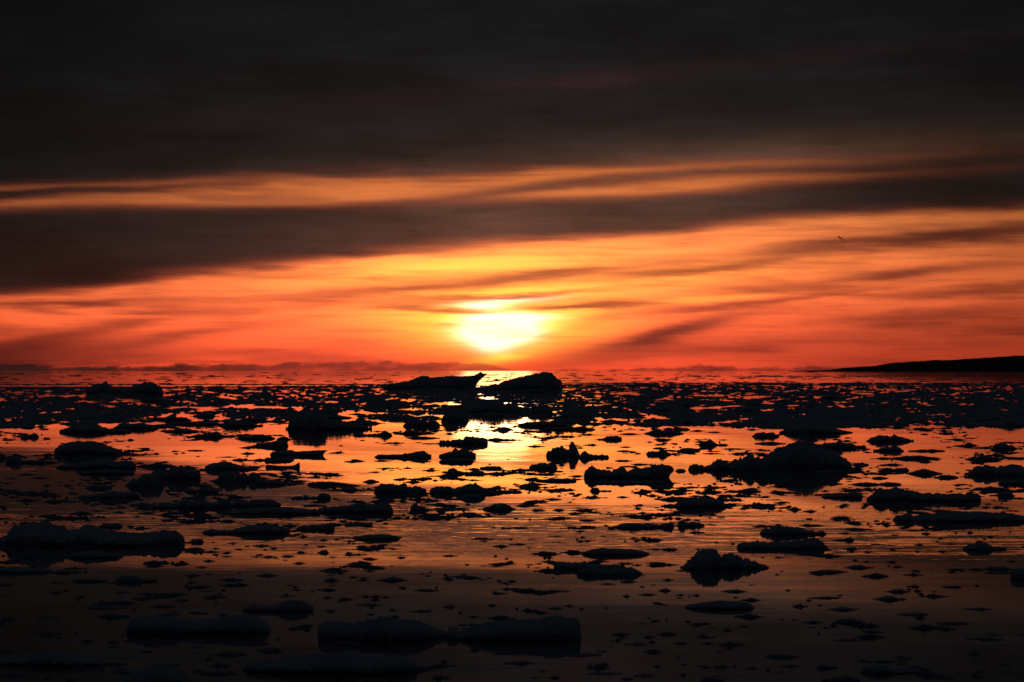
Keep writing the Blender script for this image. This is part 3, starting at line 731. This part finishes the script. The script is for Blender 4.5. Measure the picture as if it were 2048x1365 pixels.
  [(378,1084),(385,1079),(405,1078),(408,1084)], dict(depth=.7)),
 ('ice_floe', 'ice floe', 'bumpy floe below the fin-ended one', 'bumpy dark floe with a thin right arm, below the fin-ended floe', 1163,
  [(146,1161),(155,1157),(185,1157.5),(200,1158.5),(216,1160)], dict(rough=1.2)),
 ('ice_floe', 'ice floe', 'twin floe at the lower left', 'thick block with a thin pointed arm to its right, lower left', 1163,
  [(231,1160),(240,1153.5),(262,1152),(275,1153),(290,1157),(315,1159)], dict()),
 ('ice_floe', 'ice floe', 'wide double floe at the bottom left', 'wide bluish blurred floe with a lump at each end, bottom left', 1263,
  [(254,1256),(258,1245),(262,1239),(280,1234.5),(310,1232),(345,1235),(370,1242),(400,1239),(440,1237),(465,1231),(490,1230),(515,1234),(530,1243),(542,1257)], dict(depth=.4, rough=.6)),
 ('ice_floe', 'ice floe', 'humped floe right of the wide double floe', 'flat floe with a rounded hump on its right, beyond the wide double floe', 1221,
  [(487,1218),(510,1210),(530,1211),(560,1209),(570,1201),(595,1199),(610,1205),(627,1214)], dict(depth=.4)),
 ('ice_floe', 'ice floe', 'large floe at the bottom centre left', 'large blurred bluish floe with a bump on top, left one of the bottom pair', 1275,
  [(637,1262),(640,1250),(655,1242),(685,1243),(710,1246),(735,1240),(762,1235),(800,1239),(830,1240),(855,1248),(880,1259),(888,1265)], dict(depth=.45, rough=.5)),
 ('ice_floe', 'ice floe', 'large floe at the bottom centre right', 'large blurred floe with a blunt right end, right one of the bottom pair', 1275,
  [(888,1268),(900,1256),(910,1255),(918,1262),(945,1255),(970,1246),(1000,1241),(1030,1240),(1090,1236),(1110,1233),(1150,1236),(1160,1247),(1162,1266)], dict(depth=.45, rough=.5)),
 ('ice_floe', 'ice floe', 'lowest wide floe', 'wide dim bluish floe at the bottom edge, below the bottom pair', 1339,
  [(488,1335),(500,1323),(520,1320),(590,1313),(625,1309),(700,1303),(760,1310),(800,1311),(830,1319),(841,1335)], dict(depth=.45, rough=.5)),
 ('ice_floe', 'ice floe', None, 'dim bluish dome rising from the bottom edge, lower left', 1374,
  [(236,1366),(255,1350),(275,1338),(300,1331),(345,1329),(365,1338),(385,1362)], dict(depth=.6, rough=.5)),
 ('ice_floe', 'ice floe', 'dim flat floe in the bottom left corner', 'very dark flat floe in the bottom left corner', 1327,
  [(-40,1318),(0,1314),(40,1312),(90,1306),(150,1306),(200,1312),(214,1323)], dict(depth=.4, rough=.6)),
 ('ice_floe', 'ice floe', 'dark lens floe at the lower right', 'smooth dark lens with a pointed left end, right of the bottom pair', 1216,
  [(1370,1213),(1395,1206),(1440,1202),(1480,1203),(1500,1207),(1508,1214)], dict(rough=.3, depth=.45)),
 ('ice_floe', 'ice floe', 'dark floe at the bottom right', 'dark floe with a rounded left half, bottom right near the frame edge', 1344,
  [(1722,1339),(1740,1330),(1765,1329),(1785,1337),(1815,1339),(1843,1341)], dict(depth=.5)),
 ('ice_floe', 'ice floe', None, 'small black floe with a raised block, left of the dark bottom right floe', 1336,
  [(1632,1334),(1642,1327),(1652,1330),(1672,1331),(1675,1335)], dict(depth=.6)),
 ('ice_floe', 'ice floe', None, 'spreading dark floe at the foot of the narrow spire, right of the glitter', 853,
  [(1028,852),(1040,848),(1062,844),(1085,843),(1110,845),(1130,848),(1143,852)], dict(rough=1.2)),
 ('ice_floe', 'ice floe', None, 'rounded floe behind the narrow spire, right edge of the glitter', 829,
  [(1050,827),(1058,817),(1070,812),(1092,812),(1103,819),(1108,827)], dict(rough=1.0)),
 ('ice_floe', 'ice floe', 'dark clump right of the spire', 'dark clump of broken ice just right of the narrow spire', 836,
  [(1124,834),(1130,822),(1142,817),(1160,821),(1175,826),(1190,833)], dict(rough=1.6)),
 ('ice_floe', 'ice floe', 'dark clump left of the glitter', 'tall dark clump of broken ice at the left edge of the sun glitter', 843,
  [(882,840),(888,828),(897,821),(908,824),(922,826),(936,834),(940,841)], dict(rough=1.7)),
 ('ice_floe', 'ice floe', None, 'low broken raft right of the broad pale mound and its shelf', 853,
  [(806,851),(815,843),(835,840),(852,838),(870,841),(880,850)], dict(rough=1.7)),
 ('ice_floe', 'ice floe', None, 'flat broken raft beyond the shelf of the broad pale mound', 838,
  [(758,836),(770,831),(795,829),(820,831),(842,836)], dict(rough=1.5)),
]
# ---- small blocks: x0, x1, crest row, waterline row
SMALL = [(0,40,878,880.5),(86,102,873,878),(228,252,880,883),(250,270,877,881),(320,340,922,925),(41,70,855,858),(72,100,856,859),
(786,812,956,960),(723,760,959,964.5),(806,845,961,965),(480,512,904,908),(660,690,903,906),(1238,1284,866,869),(1237,1266,893,895),(1308,1333,888,890.5),
(1229,1266,919,922.5),(1346,1386,974,977),(1086,1124,996,999.5),(1030,1078,1008,1012),(1062,1093,1017,1021.5),(1131,1170,1024,1028),(1238,1290,1029,1033),(1158,1192,1038,1041.5),
(1724,1808,944.5,948),(1741,1778,953,957.5),(1697,1733,977,980),(1833,1867,920,924.5),(1942,1980,893,896.5),(2000,2060,914,917.5),(1597,1652,1048.5,1052),(1660,1705,1032,1036),
(1688,1747,1055.5,1059.5),(1675,1700,1064,1067.5),(1703,1729,1048,1050.5),(1687,1748,1130,1136),(1616,1696,1140,1144.5),(1782,1807,1130,1134.5),(1967,2030,1142,1146),
(1292,1330,1097,1099.5),(1291,1331,1124,1126.5),(1376,1411,1062,1066),(1350,1373,1139,1142),(1200,1230,1166,1169),(1238,1275,1160,1164.5),(1315,1342,1175,1182),(1441,1494,1179,1183.5),(1324,1347,1157,1161),
(572,599,1068,1071.5),(985,1017,1088.5,1093.5),(884,917,1109,1112.5),(634,659,1098,1106),(593,614,1101.5,1106),(563,590,1109,1113.5),(688,746,1127,1132),(729,760,1095,1098),(512,558,1147,1152),(648,680,1155,1161.5),
(715,738,1157,1161),(754,815,1154,1161),(883,908,1152.5,1157.5),(911,965,1152,1156.5),(586,612,1124,1127.5),(650,682,1142,1145),(688,712,1106.5,1110.5),(924,970,1028,1032.5),(871,895,1020,1023.5),(883,906,1030,1033.5),(782,806,1032,1036.5),
(100,130,1161,1166),(391,416,1132,1135.5),(406,431,1119,1123),(178,217,1020,1022.5),(226,250,1022,1025.5),(180,211,1033.5,1036.5),(454,476,1085,1087.5),(166,256,1210,1215.5),(79,122,1231,1234.5),(348,381,1196,1201.5),(229,260,1181,1185.5),(315,363,1226,1230),
(1746,1812,1192,1199),(1770,1821,1178,1184),(1655,1718,1214,1219.5),(1790,1857,1224,1229.5),(1922,1982,1215,1219),(1557,1600,1328,1332.5),(1604,1647,1241,1245.5),(1723,1768,1260,1264),(1665,1726,1277,1280.5),(1971,1999,1266.5,1270.5),
(1006,1070,1321,1327),(1172,1246,1343.5,1347.5),(1139,1188,1308.5,1312),(886,912,1208.5,1215),(647,675,1218,1221.5),(711,765,1207,1210.5),(558,591,1190,1193.5),(1025,1053,1177,1183),(1244,1259,1189,1193.5),(1398,1414,1266,1271.5),(-16,9,1234,1246),(223,275,1339,1344.5),(215,243,1290.5,1294.5),(1795,1818,1314,1320),
(1464,1490,1000,1002),(1480,1513,1015,1017),(1573,1603,1013,1020),(1604,1634,1019,1023.5),(1682,1700,1007,1010),(1722,1745,1007,1010),(1845,1866,1018,1020.5),(2005,2030,1020,1022),
(1985,2005,1011,1015),(890,925,860,862.5),(900,924,852,857),(985,1028,853,860),(1490,1520,857,860),(1370,1382,877,880),(1388,1407,879,880.5),(930,965,936,939.5),(1114,1130,928,931.5),(700,735,1107,1110),
(130,155,938,941),(165,190,958,961),(8,35,955,958),(33,75,947,950),(60,100,953,956.5),(85,103,968,972),(0,25,985,989),(0,40,978,982),(34,54,988,991),(120,150,968,972),(134,160,984,987.5),(85,100,978,983),
(122,160,1001,1004),(177,195,1007,1011),(270,300,1005,1008),(343,365,1000,1003),(485,520,934,936.5),(463,500,916,921),(510,545,945,948),(567,590,957,960),(620,650,945,948.5),(735,760,942,945)]
KNOBS = {
 'long floe with two knobs': [('ice_knob', 371, 5, 993.5, 0), ('ice_knob', 453, 8, 997.5, 0)],
 'long beaded floe at the right edge': [('ice_knob', 1815, 10, 1026.5, 0), ('ice_knob', 1849, 8, 1025.8, 0)],
 'bar floe with a centre knob': [('ice_knob', 433, 6, 863, 0)],
 'knobbed raft right of the big mound': [('ice_knob', 1679, 5, 879.5, 0)],
 'floe with a chimney': [('ice_knob', 1963, 5, 906.5, 0)],
 'sail-topped floe': [('ice_sail', 1148, 10, 883, -4)],
 'pale-headed floe': [('ice_knob', 1457, 12, 1107.5, 0)],
 'brush-shaped floe': [('ice_knob', 1556, 8, 1048, 0)],
 'ridge left of the big pale mound': [('ice_sail', 1500, 9, 905, 0)],
}
for nm, cat, hd_, lab, yw, pts, kw in BIG:
    o = floe(nm, lab, hd_, pts, yw, cat=cat, group='icebergs close to the horizon' if nm == 'iceberg' else 'large floes drifting on the calm water', **kw)
    for pn, kx, khw, kt, lean in KNOBS.get(hd_, ()):
        # blocks standing up from a floe: rounded, a little proud of its crest
        D = dist_of(yw); s_ = D / FP
        kv, kf = [], []
        H = (yw - kt) * s_; Wk = khw * s_
        lev = [(-.0, 1.12), (.25, 1.1), (.5, 1.02), (.72, .92), (.88, .72), (.97, .4)]
        for i, (hz, ww) in enumerate(lev):
            for q in range(10):
                a = 2 * math.pi * q / 10
                if lean: ww2 = 1.15 * (1 - hz) ** 0.7 + .14
                else: ww2 = ww
                j = 1 + .16 * nrand(q * 1.3 + kx, i * .9, 2)
                kv.append((px(kx, D) + lean * s_ * hz + Wk * ww2 * j * math.cos(a), D + Wk * ww2 * j * .9 * math.sin(a), H * hz * (1 + .03 * nrand(q, i, kx))))
        for i in range(len(lev) - 1):
            for q in range(10):
                kf.append((i * 10 + q, i * 10 + (q + 1) % 10, i * 10 + 10 + (q + 1) % 10, i * 10 + 10 + q))
        kf.append(tuple(range(len(lev) * 10 - 10, len(lev) * 10)))
        kf.append(tuple(range(9, -1, -1)))
        kv = [(a - o.location.x, b - o.location.y, c) for a, b, c in kv]
        p = link_mesh(pn, kv, kf, M_ICE)
        p.parent = o

# medium blocks of the crowded field below the horizon (row 770 to 855)
rf = random.Random(11)
FIELD = []
def covered(x, y, L_, gx, gy):
    return any(abs(x - a) < gx + w and abs(y - b) < gy for a, b, w in L_)
while len(FIELD) < 60:
    y = rf.uniform(792, 853)
    x = rf.uniform(-10, 2060)
    w = rf.uniform(20, 48) * (0.75 + 0.6 * (y - 790) / 60)
    if 900 < x < 1080 and y > 828 and rf.random() < .85: continue
    if y > 838 and 380 < x < 1300 and rf.random() < .5: continue
    if y > 846 and rf.random() < .6: continue
    if covered(x, y, FIELD, w + 3, 5): continue
    if 740 < x < 1150 and y < 803: continue
    FIELD.append((x, y, w))
for x, y, w in FIELD:
    h = rf.uniform(4.5, 10) * (0.8 + 0.4 * (y - 790) / 60)
    SMALL.append((x - w, x + w, y - h, y))

def auto_profile(x0, x1, yt, yw, r):
    w = x1 - x0; h = yw - yt
    n = max(4, min(9, int(w / 9)))
    pk = r.uniform(.25, .75)
    pts = []
    for i in range(n + 1):
        t = i / n
        e = min(1.0, 2.6 * min(t, 1 - t)) ** 0.6
        v = e * (0.62 + 0.38 * math.exp(-((t - pk) / .2) ** 2) + r.uniform(-.16, .10))
        pts.append((x0 + w * t, yw - h * max(0.05, v)))
    return pts
ORD = ['nearest', 'second', 'third', 'fourth', 'fifth', 'sixth', 'seventh', 'eighth', 'ninth', 'tenth', 'eleventh', 'twelfth', 'thirteenth', 'fourteenth', 'fifteenth']
def describe(items):
    """which landmark floe a small one lies beside, on which side, and how many lie nearer on that side"""
    buckets = {}
    for k, (x0, x1, yt, yw) in enumerate(items):
        cx = (x0 + x1) / 2
        best = None
        for hd_, tx, ty, a, b in THINGS:
            dx = max(a - cx, 0, cx - b); dy = abs(yw - ty)
            q = math.hypot(dx, dy * 2.2) + 0.05 * abs(cx - tx)
            if best is None or q < best[0]: best = (q, hd_, tx, ty, a, b)
        q, hd_, tx, ty, a, b = best
        if cx < a and abs(yw - ty) < (a - cx) * 0.8: side = 'left of'
        elif cx > b and abs(yw - ty) < (cx - b) * 0.8: side = 'right of'
        elif yw < ty: side = 'beyond'
        else: side = 'in front of'
        w, h = x1 - x0, yw - yt
        shape = 'thin flat' if w / h > 11 else 'low' if w / h > 6 else 'stubby'
        buckets.setdefault((hd_, side, shape), []).append((q, k))
    out = {}
    for (hd_, side, shape), lst in buckets.items():
        lst.sort()
        for i, (q, k) in enumerate(lst):
            hh = hd_ if hd_.startswith(('the ', 'a ')) else 'the ' + hd_
            one = ORD[min(i, 14)]
            t = f'{shape} ice block {side} {hh}' if len(lst) == 1 else f'{one} {shape} ice block {side} {hh}'
            out[k] = t
    return out
rs = random.Random(3)
LAB = describe(SMALL)
for k, (x0, x1, yt, yw) in enumerate(SMALL):
    floe('ice_block', LAB[k], None, auto_profile(x0, x1, yt, yw, rs), yw, group='small ice blocks scattered between the floes', cat='ice block',
         sec=SEC_S if x1 - x0 < 40 else SEC, step=2.0, rough=1.5, depth=.55)

# ------------------------------------------------------------ the countless rest
def scatter(name, label, items, r, mat, sec=SEC_S, rough=1.4, step=3.0):
    V_, F_ = [], []
    for q, (x0, x1, yt, yw) in enumerate(items):
        v, f, _, _ = floe_geometry(auto_profile(x0, x1, yt, yw, r), yw, seed=q * 1.37, depth=r.uniform(.4, .9), sec=sec, rough=rough, step=step)
        o = len(V_)
        V_ += v; F_ += [tuple(a + o for a in p) for p in f]
    ob = link_mesh(name, V_, F_, mat)
    ob['kind'] = 'stuff'; ob['label'] = label
    return ob
r = random.Random(21)
items = []
# crowded field: density falls towards its lower edge, open leads in the sun column
def field_edge(x):                  # lower limit of the crowded ice in photo rows
    pts = [(-20, 856), (200, 852), (330, 852), (450, 846), (560, 846), (700, 842), (900, 846), (960, 838), (1060, 836), (1120, 848), (1300, 851), (1500, 856), (1700, 859), (1850, 852), (2070, 850)]
    for a, b in zip(pts, pts[1:]):
        if a[0] <= x <= b[0]: return a[1] + (b[1] - a[1]) * (x - a[0]) / (b[0] - a[0])
    return 852
def field_top(x):
    return 771 + 4 * max(0, min(1, (700 - x) / 500)) - 3 * max(0, min(1, (x - 1100) / 500))
n = 0
while n < 8000:
    x = r.uniform(-40, 2090); y = r.uniform(768, 858)
    e = field_edge(x)
    e += 9 * nrand(x / 70.0, 2.2, 5) + 5 * nrand(x / 22.0, 7.2, 5)
    if y > e or y < field_top(x): continue
    t = (y - 770) / (e - 770)
    lead = nrand(x / 90.0, y / 7.0, 3.3)
    right = max(0, min(1, (x - 1150) / 500)); left = max(0, min(1, (350 - x) / 300))
    dens = 0.78 + 0.42 * right + 0.30 * left - 1.9 * max(0, lead - 0.07) - 0.55 * max(0, (y - (e - 16)) / 16) + (0.5 if t < 0.16 else 0)
    if r.random() > dens: continue
    n += 1
    w = r.choice([4, 6, 8, 10, 14, 20, 26]) * r.uniform(.7, 1.2) * (0.7 + 0.4 * t)
    h = r.uniform(1.6, 4.8) * (0.55 + 0.55 * t) * (1.4 if r.random() < .12 else 1)
    items.append((x - w, x + w, y - h, y))
# thin lines of ice out to the horizon
for k in range(520):
    y = 743.6 + 26 * r.random() ** 0.8
    x = r.uniform(-40, 2090)
    w = r.uniform(3, 16)
    items.append((x - w, x + w, y - r.uniform(.5, 1.6), y))
for row, x0, x1, c in ((769.5, -40, 780, 120), (753, 1380, 2080, 70), (775, -40, 760, 120), (767, 1130, 2080, 150), (770, 1130, 2080, 170)):
    for k in range(c):
        x = r.uniform(x0, x1); w = r.uniform(5, 22)
        items.append((x - w, x + w, row - r.uniform(.8, 2.2) + .6 * nrand(x / 60, row, 1), row + .5 * nrand(x / 60, row, 1)))
scatter('pack_ice', 'crowded field of small dark ice chunks below the horizon', items, r, M_ICE)

# brash and slivers between the floes
items = []
zones = [(846, 875, 480), (875, 935, 540), (935, 1000, 1100), (1000, 1060, 620), (1060, 1165, 330), (1165, 1365, 330)]
for a, b, c in zones:
    k = 0
    while k < c:
        y = r.uniform(a, b); x = r.uniform(-30, 2080)
        cl = nrand(x / 160.0, y / 16.0, 8.1)
        base = 0.26 + 2.8 * cl
        if y < 935:
            base *= 0.35 if 560 < x < 1480 else 1.0
        if r.random() > base: continue
        k += 1
        w = (r.uniform(2, 8) if r.random() < .72 else r.uniform(8, 24)) * (1 + (y - 860) / 900)
        h = r.uniform(.6, 2.0) * (1 + (y - 860) / 450) * (1 + .05 * w)
        items.append((x - w, x + w, y - h, y))
scatter('brash_ice', 'thin scattered slivers and crumbs of ice on the open water', items, r, M_BRASH, rough=2.0, step=2.2)

# ------------------------------------------------------------ gull
def make_gull():
    D = 380.0; s = D / FP
    cx, cy = 1681.0, 476.8
    org = (px(cx, D), D, CAMH + (HOR - cy) * s)
    verts, faces = [], []
    def ring(c, ax, ru, rv, u, v, n=8):
        i0 = len(verts)
        for k in range(n):
            a = 2 * math.pi * k / n
            verts.append(tuple(c[i] + u[i] * ru * math.cos(a) + v[i] * rv * math.sin(a) for i in range(3)))
        return i0
    def skin(rings, n=8):
        for a, b in zip(rings, rings[1:]):
            for k in range(n):
                faces.append((a + k, a + (k + 1) % n, b + (k + 1) % n, b + k))
        faces.append(tuple(rings[0] + k for k in range(n))[::-1])
        faces.append(tuple(rings[-1] + k for k in range(n)))
    ez, ex, ey = (0, 0, 1), (1, 0, 0), (0, 1, 0)
    # body flies obliquely away, bill to the far left
    dirb = Vector((-0.5, 0.85, 0.05)).normalized(); side = dirb.cross(Vector(ez)).normalized()
    prof = [(-.30, .012, .05), (-.20, .02, .035), (-.10, .05, .05), (0, .065, .065), (.10, .055, .06), (.16, .035, .04), (.20, .036, .038), (.235, .025, .026), (.27, .008, .009), (.295, .003, .004)]
    rings = [ring(tuple(dirb * t), None, b, a, tuple(side), ez) for t, a, b in prof]
    skin(rings)
    # wings: thin aerofoil sections; left one arched up then level, right one drooping
    for sgn, path in ((-1, [(0, 0), (-2.5, 2.6), (-5, 3.4), (-8, 1.2), (-10.5, -1.8)]), (1, [(0, 0), (2, .8), (4, -1.4), (6, -4.6), (7.2, -8.2)])):
        ch = [.085, .095, .08, .05, .015]
        rs_ = []
        for (a, b), c in zip(path, ch):
            rs_.append(ring((a * s, 0.02 - 0.02 * abs(a) * s, b * s + .02), None, c, .014, Vector((-0.25, 0.7, -0.62)).normalized(), Vector((0.1, 0.62, 0.74)).normalized()))
        skin(rs_)
    o = link_mesh('gull', verts, faces, plain('gull_plumage', (0.35, 0.34, 0.34)), True)
    o.location = org
    o['label'] = 'lone gull gliding with arched wings in the orange sky at the right'
    o['category'] = 'bird'
make_gull()
